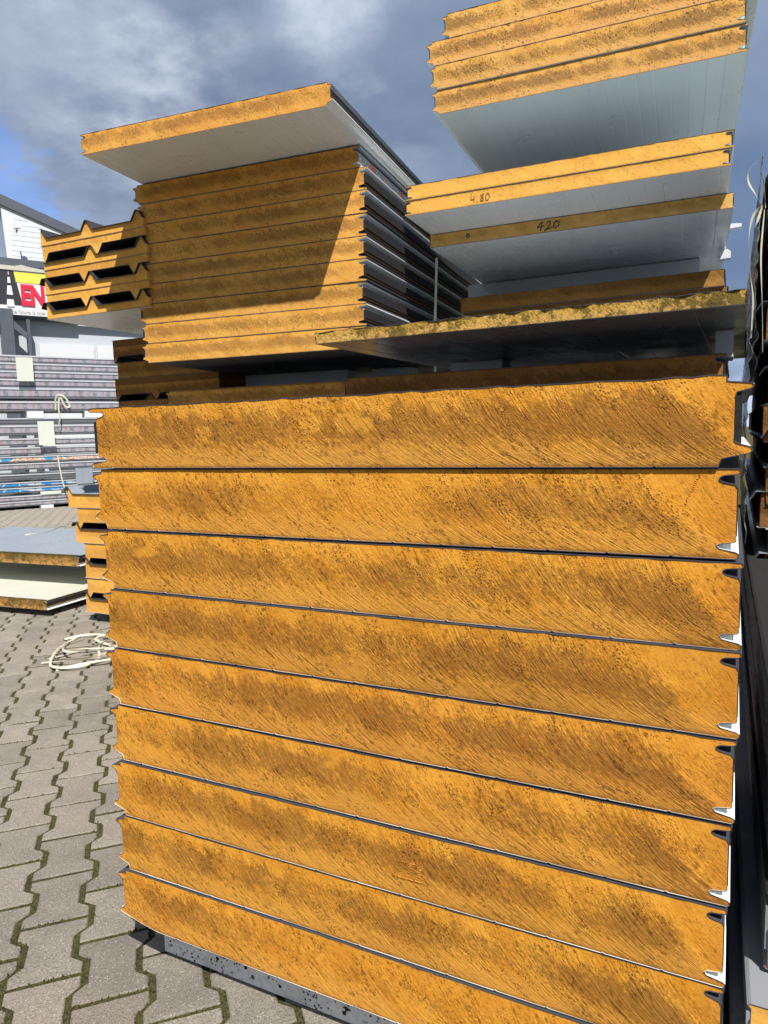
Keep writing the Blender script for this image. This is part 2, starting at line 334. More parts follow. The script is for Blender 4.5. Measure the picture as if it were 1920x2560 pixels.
def sheet(line, off, y0, y1, name, mats, parent, wav=0.):  # thin steel skin following a polyline, thickened towards 'off' side
    n = len(line); nor = []
    for i in range(n):
        a = Vector(line[max(i-1, 0)]); b2 = Vector(line[min(i+1, n-1)]); d2 = (b2-a)
        d2 = d2.normalized() if d2.length > 1e-9 else Vector((1, 0)); nor.append(Vector((-d2.y, d2.x))*off)
    v = []; ph = random.uniform(0, 99)
    yy = [y0+(wav*mnoise.noise((line[i][0]*35, ph, 0))*1.6 if wav else 0) for i in range(n)]
    for i, (x, z) in enumerate(line): v.append((x, yy[i], z))
    for i, (x, z) in enumerate(line): v.append((x+nor[i].x, yy[i], z+nor[i].y))
    for i, (x, z) in enumerate(line): v.append((x, y1, z))
    for i, (x, z) in enumerate(line): v.append((x+nor[i].x, y1, z+nor[i].y))
    f = []; fm = []
    for i in range(n-1):
        f += [(i, i+1, n+i+1, n+i), (n+i, n+i+1, 3*n+i+1, 3*n+i), (i, 2*n+i, 2*n+i+1, i+1)]; fm += [1, 0, 0]
    f += [(0, n, 3*n, 2*n), (n-1, 3*n-1, 4*n-1, 2*n-1)]; fm += [1, 1]
    return mesh_obj(name, v, f, mats, parent, fm)

# side profiles, (outward x, z from top [t] or bottom [b]); listed from the top down
def prof_female(t, e=.008):
    return [(e-.002, t), (e, t-.002), (e, t-.004), (e-.003, t-.006), (-.016, t-.0075), (-.021, t-.010), (-.022, t-.014), (-.017, t-.0175), (-.002, t-.021), (0, t-.025),
            (0, .025), (-.002, .0225), (-.019, .020), (-.024, .0165), (-.020, .012), (e-.003, .008), (e, .006), (e, .003), (e-.003, 0)]
def prof_male(t, e=.014):
    return [(-.010, t), (-.010, t-.008), (e-.003, t-.011), (e, t-.014), (e-.004, t-.017), (.002, t-.021), (0, t-.028),
            (0, .034), (.003, .030), (e-.002, .025), (e, .021), (e-.004, .018), (-.014, .011), (-.017, .004), (-.017, 0)]
def prof_flat(t, e=0.):
    e = .004
    return [(0, t), (e, t-.002), (0, t-.006), (0, t*.5), (0, .006), (e, .002), (0, 0)]
def prof_round(t, e=.014):
    return prof_male(t, e)[:12] + [(-.010, .0135), (-.028, .0095), (-.048, .0055), (-.072, .002), (-.095, 0)]
PROF = {'r': prof_round, 'f': prof_female, 'm': prof_male, 'n': prof_flat}
def pro(kind, t, e):
    if kind == 'n' or t > .085: return PROF[kind](t, e)
    k = t/.09; return [(x*(.5+.5*k), z*k) for x, z in PROF[kind](.09, e)]
def make_panel(label, group, loc, rz, t, L, left='m', right='f', W=S, core=FOAM, top=GREY, bot=WHITE, el=.014, er=.008,
               wav=.0012, groove=.062, tape=TAPE, jag=.0008, tilt=(0, 0), tape_out=.004, rag=.0006, side=None):
    root = empty('insulated_panel', loc, rz, label, 'insulation panel', group, tilt)
    g = .0013
    pr = [(W+x, z) for x, z in pro(right, t, er)]; pl = [(-x, z) for x, z in pro(left, t, el)]
    def top_pts(a, b2):
        n = max(2, int((b2-a)/.02)); ph = random.uniform(0, 50)
        return [(a+(b2-a)*i/n, t+rag*2*mnoise.noise((i*.9, ph, 1))) for i in range(1, n)]
    def bot_pts(a, b2):
        out = []; x = a+groove*.6
        while x < b2-groove*.4:
            out += [(x-.003, .0), (x, .0016), (x+.003, .0)]; x += groove
        return out
    tp = top_pts(pl[0][0], pr[0][0]); bp = bot_pts(pl[-1][0], pr[-1][0])
    poly = [pl[0]] + tp + pr + bp[::-1] + pl[::-1][:-1]
    c = prism(poly, 0, L, 'foam_core', core, root, 0.)
    hi = lambda q: [p for p in q if p[1] > t*.5]; lo = lambda q: [p for p in q if p[1] <= t*.5]
    sheet(hi(pl)[::-1] + tp + hi(pr), g, -.0008, L+.001, 'top_sheet', [top, EDGE], root, wav)
    sheet(lo(pl) + bp + lo(pr)[::-1], -g, -.0008, L+.001, 'bottom_sheet', [bot, EDGE], root, wav)
    for sd2, x0, sg in ((left, 0, -1), (right, W, 1)):
        if side and sd2 != side: continue
        z0, z1 = .030, t-.026
        if z1-z0 < .01: z0, z1 = t*.3, t*.7
        q = [(x0, z0), (x0+sg*tape_out, z0), (x0+sg*tape_out, z1), (x0, z1)]
        prism(q, .0015, L-.002, 'seal_tape', tape, root)
    return root

def rib_line(W, pitch, t, h, base=.078, topw=.018, start=0., first=None):
    pts = [(0, t), (.003, t+h), (.003+topw*.8, t+h), (.003+topw*.8+(base-topw)/2, t)] if start == 0 else [(0, t)]
    x = first if first else pitch+start
    while x < W+.001:
        for dx, z in ((-base/2, t), (-topw/2, t+h*.94), (-topw/4, t+h), (topw/4, t+h), (topw/2, t+h*.94), (base/2, t)):
            if x+dx < W-.002: pts.append((x+dx, z))
        x += pitch
    if pts[-1][1] == t: pts.append((W, t))
    else: pts.append((W, t+h*.2))
    return pts
def make_roof(label, group, loc, rz, t, h, L, W, flip, first=None, core=FOAM_C, pitch=.333, top=DGREY2, bot=WHITE, out=.010, lip=.03, start=0., tilt=(0, 0)):
    root = empty('roof_panel', loc, rz, label, 'roof panel', group, tilt)
    H = t+h; rl = rib_line(W, pitch, t, h, start=start, first=first)
    F = (lambda p: (p[0], H-p[1])) if flip else (lambda p: p)
    nb = int(W/.05); bl = [(W*i/nb, 0) for i in range(nb+1)]
    poly = [F(p) for p in rl] + [F(p) for p in bl[::-1]]
    prism(poly, 0, L, 'foam_core', core, root, 0.)
    lipl = [(-.028, t+h*.35), (-.012, t+h*1.0)] if (lip and start == 0) else []
    line = [F(p) for p in (lipl+rl[1:] if start == 0 else rl)]
    sheet(line, (-.0018 if flip else .0018), -(out if not flip else .003), L, 'ribbed_sheet', [top, EDGE], root, .001)
    bl2 = [F(p) for p in ([(-.008, .001)]+bl+[(W+.008, .001)])]
    sheet(bl2, (.0016 if flip else -.0016), -.003, L, 'liner_sheet', [bot, EDGE], root, .001)
    return root
def block(name, label, cat, a, b2, mat, group=None, rz=0., bev=.004, mats_part=None):   # a,b: opposite corners, layout units
    p0, p1 = P(*a), P(*b2); L = p1-p0
    bx, by, bz = L.x, L.y, L.z; e = bev
    v = []; f = []
    for z, ins in ((0, e), (e, 0), (bz-e, 0), (bz, e)):
        for (sx, sy) in ((0, 0), (1, 0), (1, 1), (0, 1)):
            x = sx*bx+(ins if sx == 0 else -ins); y = sy*by+(ins if sy == 0 else -ins)
            v.append((x+random.uniform(-1, 1)*e*.3, y, z))
    f.append((3, 2, 1, 0)); f.append((12, 13, 14, 15))
    for k in range(3):
        for i in range(4): j = (i+1) % 4; f.append((k*4+i, k*4+j, k*4+4+j, k*4+4+i))
    o = mesh_obj(name, v, f, mat); o.location = p0; o.rotation_euler = (0, 0, rz); tag(o, label, cat, group); return o
def ribbon(name, pts, width, mat, label, cat, group=None, parent=None, flat=True, wdir=None, sub=6, thick=.0006):
    # Catmull-Rom through pts, a flat strap of given width
    pts = [Vector(p) for p in pts]; q = []
    for i in range(len(pts)-1):
        p0 = pts[max(i-1, 0)]; p1 = pts[i]; p2 = pts[i+1]; p3 = pts[min(i+2, len(pts)-1)]
        for k in range(sub):
            t = k/sub; q.append(.5*((2*p1)+(p2-p0)*t+(2*p0-5*p1+4*p2-p3)*t*t+(3*p1-p0-3*p2+p3)*t**3))
    q.append(pts[-1]); org = q[0].copy(); v = []; f = []
    for i, p in enumerate(q):
        tg = (q[min(i+1, len(q)-1)]-q[max(i-1, 0)]).normalized()
        wd = Vector(wdir) if wdir else tg.cross(Vector((0, 0, 1)))
        if wd.length < 1e-4: wd = Vector((1, 0, 0))
        tw = math.sin(i*.21+len(q)*1.7)*.9 if not wdir else math.sin(i*.3)*.35
        wd = (wd-tg*wd.dot(tg)).normalized(); nn = tg.cross(wd); wd = wd*math.cos(tw)+nn*math.sin(tw); nn = tg.cross(wd)
        for a, b2 in ((-.5, 0), (.5, 0), (.5, 1), (-.5, 1)): v.append(p-org+wd*a*width+nn*b2*thick)
        if i:
            for k in range(4): j = (k+1) % 4; f.append(((i-1)*4+k, (i-1)*4+j, i*4+j, i*4+k))
    f += [(3, 2, 1, 0), tuple(len(v)-4+k for k in range(4))]
    o = mesh_obj(name, v, f, mat, parent, smooth=False); o.location = org
    if not parent: tag(o, label, cat, group)
    return o

# ------------------------------------------------------------------ ground and paving
gs = 400
ground = mesh_obj('ground', [(-gs, -gs, -.004), (gs, -gs, -.004), (gs, gs, -.004), (-gs, gs, -.004)], [(0, 1, 2, 3)], SOIL); ground['kind'] = 'structure'
PU, PV = .1983, .138            # paver pitch along and across the rows
def paver_mesh(nm):
    d2 = .0135; jt = .0145/2; hu = PU/2-.0058
    he, hw = PV/2+d2-jt, PV/2-d2-jt         # half width at the ends and at the waist
    a, b2 = PU*.25+.012, PU*.25-.012
    half = [(-hu, he), (-a, he), (-b2, hw), (b2, hw), (a, he), (hu, he)]
    ol = half + [(u, -v) for u, v in half[::-1]]
    n = len(ol); v = []; c45 = math.sqrt(.5)
    def inset(p, k): return (p[0]-math.copysign(k, p[0]) if abs(p[0]) > hu-.001 else p[0], p[1]-math.copysign(k, p[1]))
    for z, k in ((-.03, 0), (-.0028, 0.0), (0., .0026)):
        for p in ol:
            q = inset(p, k); v.append(((q[0]+q[1])*c45, (-q[0]+q[1])*c45, z))
    f = [tuple(range(3*n-1, 2*n-1, -1))]
    for k in range(2):
        for i in range(n): j = (i+1) % n; f.append((k*n+j, k*n+i, k*n+n+i, k*n+n+j))
    f = [tuple(reversed(q)) for q in f]
    me = bpy.data.meshes.new(nm); me.from_pydata(v, [], f); me.materials.append(PAV); me.update(); return me
pm = paver_mesh('paver')
if pm.polygons[0].normal.z < 0: pm.flip_normals()
cand = []
fx = lambda p: (960+1774*(p-CAM_L).dot(rt2)/(p-CAM_L).dot(fw), 1280-1774*(p-CAM_L).dot(up2)/(p-CAM_L).dot(fw))
V0 = -.153*S; U0 = -.184*S
for cv_ in range(-130, 30):
    for ru in range(-130, 40):
        v_ = V0+cv_*PV; u_ = U0+PU*(ru+.5)+(PU/2 if cv_ % 2 else 0)
        x = (u_+v_)*math.sqrt(.5); y = (-u_+v_)*math.sqrt(.5); p = Vector((x, y, 0))
        if (p-CAM_L).dot(fw) < .25: continue
        px, py = fx(p)
        if -1800 < px < 2700 and 1190 < py < 4200 and (p-CAM_L).length < 14:
            if x > .25 and y > .35: continue
            vis = -40 < px < 330 and py < 2620 or (py > 2240 and py < 2620 and px < 900 and py > 2300+(px-300)*.38)
            cand.append((0 if vis else 1, (p-CAM_L).length, x, y))
cand.sort()
print('pavers', len(cand), sum(1 for c_ in cand if c_[0] == 0))
def ptrans(x, y):
    return Matrix.Translation((x, y, mnoise.noise((x*1.3, y*1.3, 0))*.003)) @ Matrix.Rotation(random.gauss(0, .006), 4, 'X') @ Matrix.Rotation(random.gauss(0, .006), 4, 'Y') @ Matrix.Rotation(random.gauss(0, .009), 4, 'Z')
for _, _, x, y in cand[:300]:
    o = bpy.data.objects.new('paver', pm); COL.objects.link(o); o.parent = ground; o.matrix_local = ptrans(x, y)
vs = []; fs = []; bv = [v.co.copy() for v in pm.vertices]; bf = [tuple(q.vertices) for q in pm.polygons]
for _, _, x, y in cand[300:]:
    T = ptrans(x, y); k = len(vs); vs += [T @ q for q in bv]; fs += [tuple(k+i for i in q) for q in bf]
o = mesh_obj('pavers', vs, fs, PAV, ground); o['kind'] = 'stuff'

# moss and soil crumbs squeezed up along the joints of the nearer pavers
vs = []; fs = []; rr_ = random.Random(3)
n_out = len(pm.vertices)//3
ol_ = [pm.vertices[i].co.copy() for i in range(n_out)]
for _, dist, x, y in cand[:230]:
    if dist > 3.6: continue
    for i in range(n_out):
        a = ol_[i]; b2 = ol_[(i+1) % n_out]; L_ = (b2-a).length; m_ = int(L_/.0042*(1.0 if dist < 2 else .6))
        for _q in range(m_):
            t_ = rr_.random(); p = a.lerp(b2, t_); p2 = Vector((x+p.x*1.02+rr_.gauss(0, .0028), y+p.y*1.02+rr_.gauss(0, .0028), -.0012))
            if mnoise.noise((p2.x*9, p2.y*9, 5)) < -.12: continue
            sz_ = rr_.uniform(.0014, .0040); k = len(vs); an = rr_.random()*6.28
            for q in range(4): vs.append((p2.x+math.cos(an+q*1.57)*sz_*rr_.uniform(.6, 1.3), p2.y+math.sin(an+q*1.57)*sz_*rr_.uniform(.6, 1.3), p2.z-.003))
            vs.append((p2.x, p2.y, p2.z+sz_*.75)); fs += [(k, k+1, k+4), (k+1, k+2, k+4), (k+2, k+3, k+4), (k+3, k, k+4)]
o = mesh_obj('joint_moss', vs, fs, SOIL, ground); o['kind'] = 'stuff'

# ------------------------------------------------------------------ front stack
T = .1057*S
ords = ['topmost', 'second', 'third', 'fourth', 'fifth', 'sixth', 'seventh', 'eighth', 'lowest']
looks = ['its side tongues sticking out', 'a dotted cut line at its right', 'under the dotted cut line', 'resting on the fifth', 'in the middle of the nine',
         'four panels above the base', 'a square scarred patch at mid width', 'next to the bottom one', 'rounded at its lower left']
dxs = [.008, -.002, .005, .006, .003, .000, -.003, -.004, -.008]
for k in range(9):
    loc = P(dxs[k]*.8, random.uniform(-.0015, .0015) if k else -.002, -(k+1)*.1057); gap = random.uniform(.0036, .0056)
    lab = (ords[k]+(' from the top' if 0 < k < 8 else '')+' of the thick front panels, '+looks[k])
    loc.z += gap*.4
    r = make_panel(lab, 'thick foam panels of the front stack', loc, random.uniform(-.001, .001), T-gap, .70,
                   left='f' if k == 0 else 'r' if k == 8 else 'm', right='m' if k == 0 else 'f', el=.018 if k == 0 else .014, er=.022 if k == 0 else .0032,
                   W=S*(.985 if k == 0 else .998), core=FOAM_TOP if k == 0 else FOAM, top=DGREY, jag=0., rag=.0012 if k == 0 else .0003,
                   wav=.0007, groove=.085, tilt=(0, random.uniform(-.0012, .0012)), tape_out=.009 if k == 0 else .0015)
    if k in (1, 6):
        v = []; f = []
        def chip(x, z, w_, h_, y=.0012):
            i0 = len(v); n_ = 6
            for a in range(n_):
                an = a*math.pi/3+random.uniform(-.3, .3); v.append((x+math.cos(an)*w_*random.uniform(.7, 1.2), .0004, z+math.sin(an)*h_*random.uniform(.7, 1.2)))
            v.append((x, -y, z)); f.extend([(i0+a, i0+(a+1) % n_, i0+n_) for a in range(n_)])
        if k == 1:
            for q in range(17): a = q/16; chip(1.125-.020*a+random.uniform(-.001, .001), .118-.045*a, .0022, .0020, .0018)
            for q in range(13): a = q/12; chip(1.046+.020*a+random.uniform(-.002, .002), .112-.036*a, .0024, .0022, .0018)
            mesh_obj('cut_mark', v, f, FOAM, r)['kind'] = 'stuff'
        else:
            for q in range(26): chip(.662+random.uniform(0, .045), .034+random.uniform(0, .026), random.uniform(.004, .009), random.uniform(.002, .004), .0016)
            for q in range(12): chip(.660+q*.004, .033, .004, .0018, .003); chip(.660+q*.004, .062, .003, .0015, .002)
            mesh_obj('scarred_patch', v, f, FOAM, r)['kind'] = 'stuff'
block('base_block', 'long speckled grey base block under the big front stack', 'block', (.035, .05, G+.001), (.985, .17, -.956), SPEC)
block('base_block', 'rear base block in the dark under the big front stack', 'block', (.03, .42, G+.001), (.97, .55, -.956), SPEC)

# ------------------------------------------------------------------ middle row panels behind the front stack
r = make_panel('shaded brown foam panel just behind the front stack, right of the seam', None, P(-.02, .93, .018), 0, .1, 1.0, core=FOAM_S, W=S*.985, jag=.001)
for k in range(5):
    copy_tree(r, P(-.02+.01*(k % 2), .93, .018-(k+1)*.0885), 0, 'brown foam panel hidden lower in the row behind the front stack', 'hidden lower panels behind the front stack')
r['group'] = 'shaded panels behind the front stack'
lp = make_panel('shaded yellow foam panel behind the front stack, left of the seam', 'shaded panels behind the front stack', P(-1.330, 1.62, .0755), .05, .098, 1.2, core=FOAM_B, W=S*1.04)
for k in range(5):
    copy_tree(lp, P(-1.330, 1.62+.005*k, .0755-(k+1)*.085), .05, 'foam panel hidden low in the middle row under the left pile', 'hidden lower panels under the left pile')
# mossy board
make_panel('thin mossy yellow-green panel lying across the row, overhanging in front of both piles', None, P(.005, .734, .1795), -.011, .0335, 1.5, core=FOAM_M, W=S*1.0,
           left='n', right='n', wav=.004, rag=.0022, jag=.002, bot=MGREY, top=GREY, groove=.1)
block('foam_block', 'small pale spacer block under the right end of the mossy panel', 'block', (.945, 1.10, .1075), (.985, 1.20, .1775), STYRO, 'white spacer blocks')
block('foam_block', 'spacer block in the dark under the left of the mossy panel', 'block', (.12, 1.42, .1075), (.30, 1.52, .1775), STYRO, 'white spacer blocks')

# ------------------------------------------------------------------ left pile
ly = .093; n_l = 9; hh = .7235/n_l
e_ = Vector((math.cos(ly), math.sin(ly), 0))
lw = ['under the overhanging top panel, red printed film on its side', 'orange panel second down in the left pile, shaded with a lit right end', 'orange panel third down in the left pile, mostly in slanting shade', 'fourth panel down in the left pile, speckled and half shaded',
      'fifth panel down in the left pile, dark speckled', 'sixth panel down in the left pile, where the lit right part widens', 'seventh panel down in the left pile, crossed by the lower edge of the shadow',
      'eighth panel down in the left pile, in full sun', 'lowest panel of the left pile, in sun above a dark underside']
base = None
for k in range(n_l):
    dx = [-.012, .006, .006, .0, -.002, -.004, -.012, -.008, -.012][k]
    loc = P(-1.240+dx*e_.x, 1.416+dx*e_.y, .264+(n_l-1-k)*hh)
    if k == 0:
        make_panel('brown panel '+lw[k], 'foam panels of the left pile', loc, ly, hh*S-.007, 3.0, left='m', right='f', er=.012, core=FOAM_B, tape=LABELF, W=S*.995)
    elif base is None:
        base = make_panel(lw[k], 'foam panels of the left pile', loc, ly, hh*S-.0028, 3.0, left='m', right='f', er=.014, core=FOAM_B, top=WHITE, bot=DGREY, W=S*.998, tape_out=.012)
    else:
        copy_tree(base, loc, ly+random.uniform(-.002, .002), lw[k])
make_panel('speckled orange panel jutting forward from the very top of the left pile', None, P(-1.187, 1.095, .989), .103, .0700*S, 2.55, left='f', right='m', el=.004, er=.010, core=FOAM_B, top=GREY, tape_out=.003)
block('foam_block', 'long white spacer block under the left pile', 'block', (-1.46, 2.15, .148), (-.72, 2.27, .2615), STYRO, 'white spacer blocks', rz=ly)
block('foam_block', 'short grey spacer block at the right under the left pile', 'block', (-.62, 2.28, .148), (-.42, 2.40, .2615), STYRO, 'white spacer blocks', rz=ly)

# ------------------------------------------------------------------ right piles
bt = None
yw = .062
for k in range(3):
    loc = P([-.035, -.022, -.018][2-k]+.012, 1.635-[0, .004, .002][k], 1.081+k*.0832)
    lab = ['lowest orange panel of the high right pile, pale green underside showing', 'second orange panel up in the high right pile', 'third orange panel up in the high right pile'][k]
    if bt is None: bt = make_panel(lab, 'foam panels of the high right pile', loc, yw, .0832*S-.003, 2.6, left='m', right='f', core=foam_mat('speckled_brown_foam', (.80, .44, .11), (.66, .34, .07), (.27, .145, .05), scratch=.45, speck=1.4, dirt=1.25, pits=.6, bd=.0016, t=.0943), bot=PALE, top=GREY)
    else: copy_tree(bt, loc, yw, lab)
copy_tree(bt, P(.035, 1.64, 1.081+3*.0832), yw, 'topmost panel of the high right pile, set a little to the right')
block('foam_block', 'tall white spacer hidden between the high right pile and the thin panels below', 'block', (.1, 2.75, .786), (.8, 2.95, 1.079), STYRO, 'white spacer blocks', rz=yw)
r2 = make_panel('lower of two thin orange panels at middle right, faint handwritten number on it', 'thin orange panels of the middle right pile', P(-.042, 1.442, .688), .045, .0485*S-.0025, 2.6, left='f', right='f', el=.010, er=.012, core=FOAM_C, W=S*1.0)
copy_tree(r2, P(-.036, 1.440, .7365), .046, 'upper of two thin orange panels at middle right, its top bare')
r3 = make_panel('thin ochre panel marked 420 with a round hole near its left end', None, P(-.060, 1.700, .6385), .051, .0455*S, 2.4, left='n', right='n', core=foam_mat('ochre_foam', (.72, .45, .13), (.60, .35, .085), (.30, .17, .06), scratch=.15, speck=.4, dirt=.4, pits=.4, t=.055), W=S*1.03)
block('foam_block', 'long white spacer block under the panel marked 420', 'block', (-.165, 2.42, .507), (.845, 2.60, .634), STYRO, 'white spacer blocks', rz=.01)
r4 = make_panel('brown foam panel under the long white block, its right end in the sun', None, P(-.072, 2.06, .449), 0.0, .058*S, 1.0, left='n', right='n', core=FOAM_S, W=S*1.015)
for k in range(4):
    copy_tree(r4, P(-.06, 2.07+.01*k, .449-(k+1)*.060), 0, 'panel hidden low in the right pile behind the mossy board', 'hidden lower panels of the right pile')
block('base_block', 'support block hidden under the middle right pile', 'block', (0, 2.2, G+.001), (.9, 2.5, .207), STYRO)
# foam scraps poking out at the right ends
def scrap(loc, sz, label):
    v = []; f = []; n = 7
    for i in range(n+1):
        a = i/n; h_ = sz[2]*(.55+.45*math.sin(a*2.6+.3))
        for (yy, z2) in ((0, 0), (sz[1], 0), (sz[1], h_), (0, h_*.92)): v.append((a*sz[0], yy, z2+a*sz[0]*.05))
        if i:
            for k in range(4): j = (k+1) % 4; f.append(((i-1)*4+k, (i-1)*4+j, i*4+j, i*4+k))
    f += [(3, 2, 1, 0), tuple(len(v)-4+k for k in range(4))]
    o = mesh_obj('foam_scrap', v, f, STYRO); o.location = loc; tag(o, label, 'foam scrap', 'white foam scraps at the right pile')
scrap(P(.925, 2.45, .740), (.085, .05, .022), 'flat white foam scrap jutting against the sky at the right of the pile')
scrap(P(.915, 2.30, .592), (.055, .05, .048), 'white foam lump standing on the brown panel end')
# handwriting
def stroke_text(name, strokes, parent, ox, oz, sc, mat, wd=.0016):
    v = []; f = []
    for st_ in strokes:
        for i in range(len(st_)-1):
            a = Vector((st_[i][0]*sc+ox, 0, st_[i][1]*sc+oz)); b2 = Vector((st_[i+1][0]*sc+ox, 0, st_[i+1][1]*sc+oz)); d2 = (b2-a).normalized(); n_ = Vector((-d2.z, 0, d2.x))*wd
            k = len(v)
            for p in (a-n_-d2*wd, b2-n_+d2*wd, b2+n_+d2*wd, a+n_-d2*wd): v.append((p.x, -.0028, p.z))
            for p in (a-n_-d2*wd, b2-n_+d2*wd, b2+n_+d2*wd, a+n_-d2*wd): v.append((p.x, -.0016, p.z))
            f += [(k, k+1, k+2, k+3), (k, k+4, k+5, k+1), (k+1, k+5, k+6, k+2), (k+2, k+6, k+7, k+3), (k+3, k+7, k+4, k)]
    mesh_obj(name, v, f, mat, parent)
d4 = [[(.55, .95), (.1, .4), (.15, .33), (.9, .45)], [(.7, 1.05), (.45, -.1)]]
d2_ = [[(1.25, .75), (1.45, .98), (1.75, .9), (1.65, .5), (1.2, .0), (1.3, -.02), (1.95, .12)]]
d0 = [[(2.6, .85), (2.2, .6), (2.15, .2), (2.4, .0), (2.8, .25), (2.85, .7), (2.55, .9), (2.35, .8)]]
stroke_text('handwriting', d4+d2_+d0+[[(1.05, -.02), (1.0, -.18)]], r3, .47, .012, .032, INK)
d8 = [[(1.9, .9), (1.55, .75), (1.85, .45), (1.95, .15), (1.65, .0), (1.5, .2), (1.9, .6), (1.95, .88)]]
dO = [[(2.5, .9), (2.25, .6), (2.3, .1), (2.6, .0), (2.8, .4), (2.7, .85), (2.5, .9)]]
stroke_text('handwriting', [[(.2, .9), (.15, .4), (.6, .42)], [(.65, .9), (.6, .0)], [(1.1, .05), (1.0, -.15)]]+d8+dO, r2, .265, .012, .028, INK2, .0012)
# round hole: a shallow dark dish, the shade of its depth put into the colour
v = []; f = []; n_ = 20
for i in range(n_):
    a = i*2*math.pi/n_
    for rr, yy in ((.0085, -.0012), (.0065, .0006), (0.0, .0012)): v.append((.172+math.cos(a)*rr, yy-.0009, .030+math.sin(a)*rr*1.0))
for i in range(n_):
    j = (i+1) % n_
    for k in range(2): f.append((i*3+k, i*3+k+1, j*3+k+1, j*3+k))
mesh_obj('drill_hole', v, f, DARK, r3)
# strap dropping between the piles
ribbon('packing_strap', [P(-.092, 1.84, .634), P(-.094, 1.83, .50), P(-.088, 1.80, .36), P(-.10, 1.82, .1)], .012, STRAPM, 'thin pale strap hanging straight down in the gap between the left and right piles', 'strap', wdir=(1, .2, 0))

# ------------------------------------------------------------------ ribbed roof panels, upper left
RU = .0385; RH = .047; zb = .4925
rx, ry, ryaw, RW = -1.795, 1.392, .02, .70
defs = [(0, 0., 'lowest', -.006), (1, RU, 'second from the bottom', .0), (0, RU*2+RH, 'third from the bottom', -.008), (1, RU*3+RH, 'fourth from the bottom', 0), (0, RU*4+RH*2, 'fifth from the bottom', -.0), (1, RU*5+RH*2, 'sixth from the bottom', -.006), (0, RU*6+RH*3, 'topmost', -.012)]
hs = {}
for k, (fl, z, nm, dx) in enumerate(defs):
    st_ = .055 if fl else 0.
    lab = '%s ribbed panel of the upper left pile, ribs %s' % (nm, 'down' if fl else 'up')
    loc = P(rx+dx, ry, zb) + Vector((0, 0, z+(.0 if not fl else .0012)))
    key = (fl, k >= 4)
    if key not in hs:
        # lower pairs: the ribs of the flipped panel sit just left of the ribs standing up; top pair: just right of them
        kw = dict(lip=0, start=.001, first=.333-.050) if (fl and k < 4) else dict(lip=0, start=0, first=.333+.050) if fl else dict(lip=1, start=0) if k < 4 else dict(lip=0, start=.001, first=.333)
        hs[key] = make_roof(lab, 'ribbed roof panels of the upper left pile', loc, ryaw, RU-.0025, RH, 1.7, RW, bool(fl), core=FOAM_C, **kw)
    elif k == 6: make_roof(lab, 'ribbed roof panels of the upper left pile', loc, ryaw, RU-.0025, RH, 1.7, RW, False, core=FOAM_C, lip=0)
    else: copy_tree(hs[key], loc, ryaw, lab)
block('foam_block', 'white spacer block under the upper left roof panels', 'block', (-1.87, 2.45, .392), (-1.25, 2.57, .4905), STYRO, 'white spacer blocks')
block('foam_block', 'second white spacer under the upper left roof panels', 'block', (-1.60, 2.45, .405-.12), (-1.25, 2.57, .390), STYRO, 'white spacer blocks')
# shaded roof panels under the pile
SC = .100; SH = .042
sg = [(0, -.02, .56), (1, .065+.0, .33), (0, .185, .52), (1, .270+.0, .27)]
g_ = 'shaded ribbed panels beside the left pile'
z0 = .470; gy = 1.95; zt = P(0, 0, z0).z; SC = .098; SH = .040
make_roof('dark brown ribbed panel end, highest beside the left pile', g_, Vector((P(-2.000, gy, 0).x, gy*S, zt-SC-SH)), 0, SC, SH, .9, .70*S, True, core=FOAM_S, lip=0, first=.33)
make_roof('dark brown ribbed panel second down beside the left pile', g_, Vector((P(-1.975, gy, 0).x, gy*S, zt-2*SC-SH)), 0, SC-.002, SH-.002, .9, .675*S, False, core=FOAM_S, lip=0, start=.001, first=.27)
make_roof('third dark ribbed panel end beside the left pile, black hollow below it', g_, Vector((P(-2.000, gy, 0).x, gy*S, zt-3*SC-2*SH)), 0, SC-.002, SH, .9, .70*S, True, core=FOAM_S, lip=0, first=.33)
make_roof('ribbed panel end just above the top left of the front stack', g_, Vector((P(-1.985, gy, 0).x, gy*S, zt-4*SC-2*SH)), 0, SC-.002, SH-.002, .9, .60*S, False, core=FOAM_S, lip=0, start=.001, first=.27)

# lower left lit pile
dfs = [(0, 'lowest lit ribbed panel, beside the lower left of the front stack'), (1, 'second lit ribbed panel up, turned ribs down'), (0, 'third lit ribbed panel up beside the front stack'), (1, 'fourth lit ribbed panel up, turned ribs down'),
       (0, 'fifth lit ribbed panel up, black hollow above its sheet'), (1, 'sixth lit ribbed panel up, turned ribs down'), (0, 'topmost lit ribbed panel with its grey sheet showing')]
xs = [-2.165, -2.155, -2.150, -2.155, -2.205, -2.190, -2.245]
C2 = .0905; H2 = .042; z = P(0, 0, -.985).z; hs = {}
for k, (fl, lab) in enumerate(dfs):
    loc = Vector((P(xs[k], 1.8, 0).x, 1.8*S, z)); z += C2+(H2 if fl == 0 and k < 6 else 0)
    if fl: loc.z -= H2; loc.x += .012
    if fl not in hs: hs[fl] = make_roof(lab, 'lit ribbed panels beside the front stack', loc, .0, C2-.003, H2-.001, 1.2, 1.0, bool(fl), core=FOAM_C, lip=0 if fl else 1)
    elif k == 6: make_roof(lab, 'lit ribbed panels beside the front stack', loc, .0, C2-.003, H2-.001, 1.2, 1.0, False, core=FOAM_C, top=GREY)
    else: copy_tree(hs[fl], loc, .0, lab)
block('base_block', 'dark support block under the lit ribbed panels', 'block', (-2.05, 1.95, G+.001), (-1.4, 2.1, -.987), STYRO)

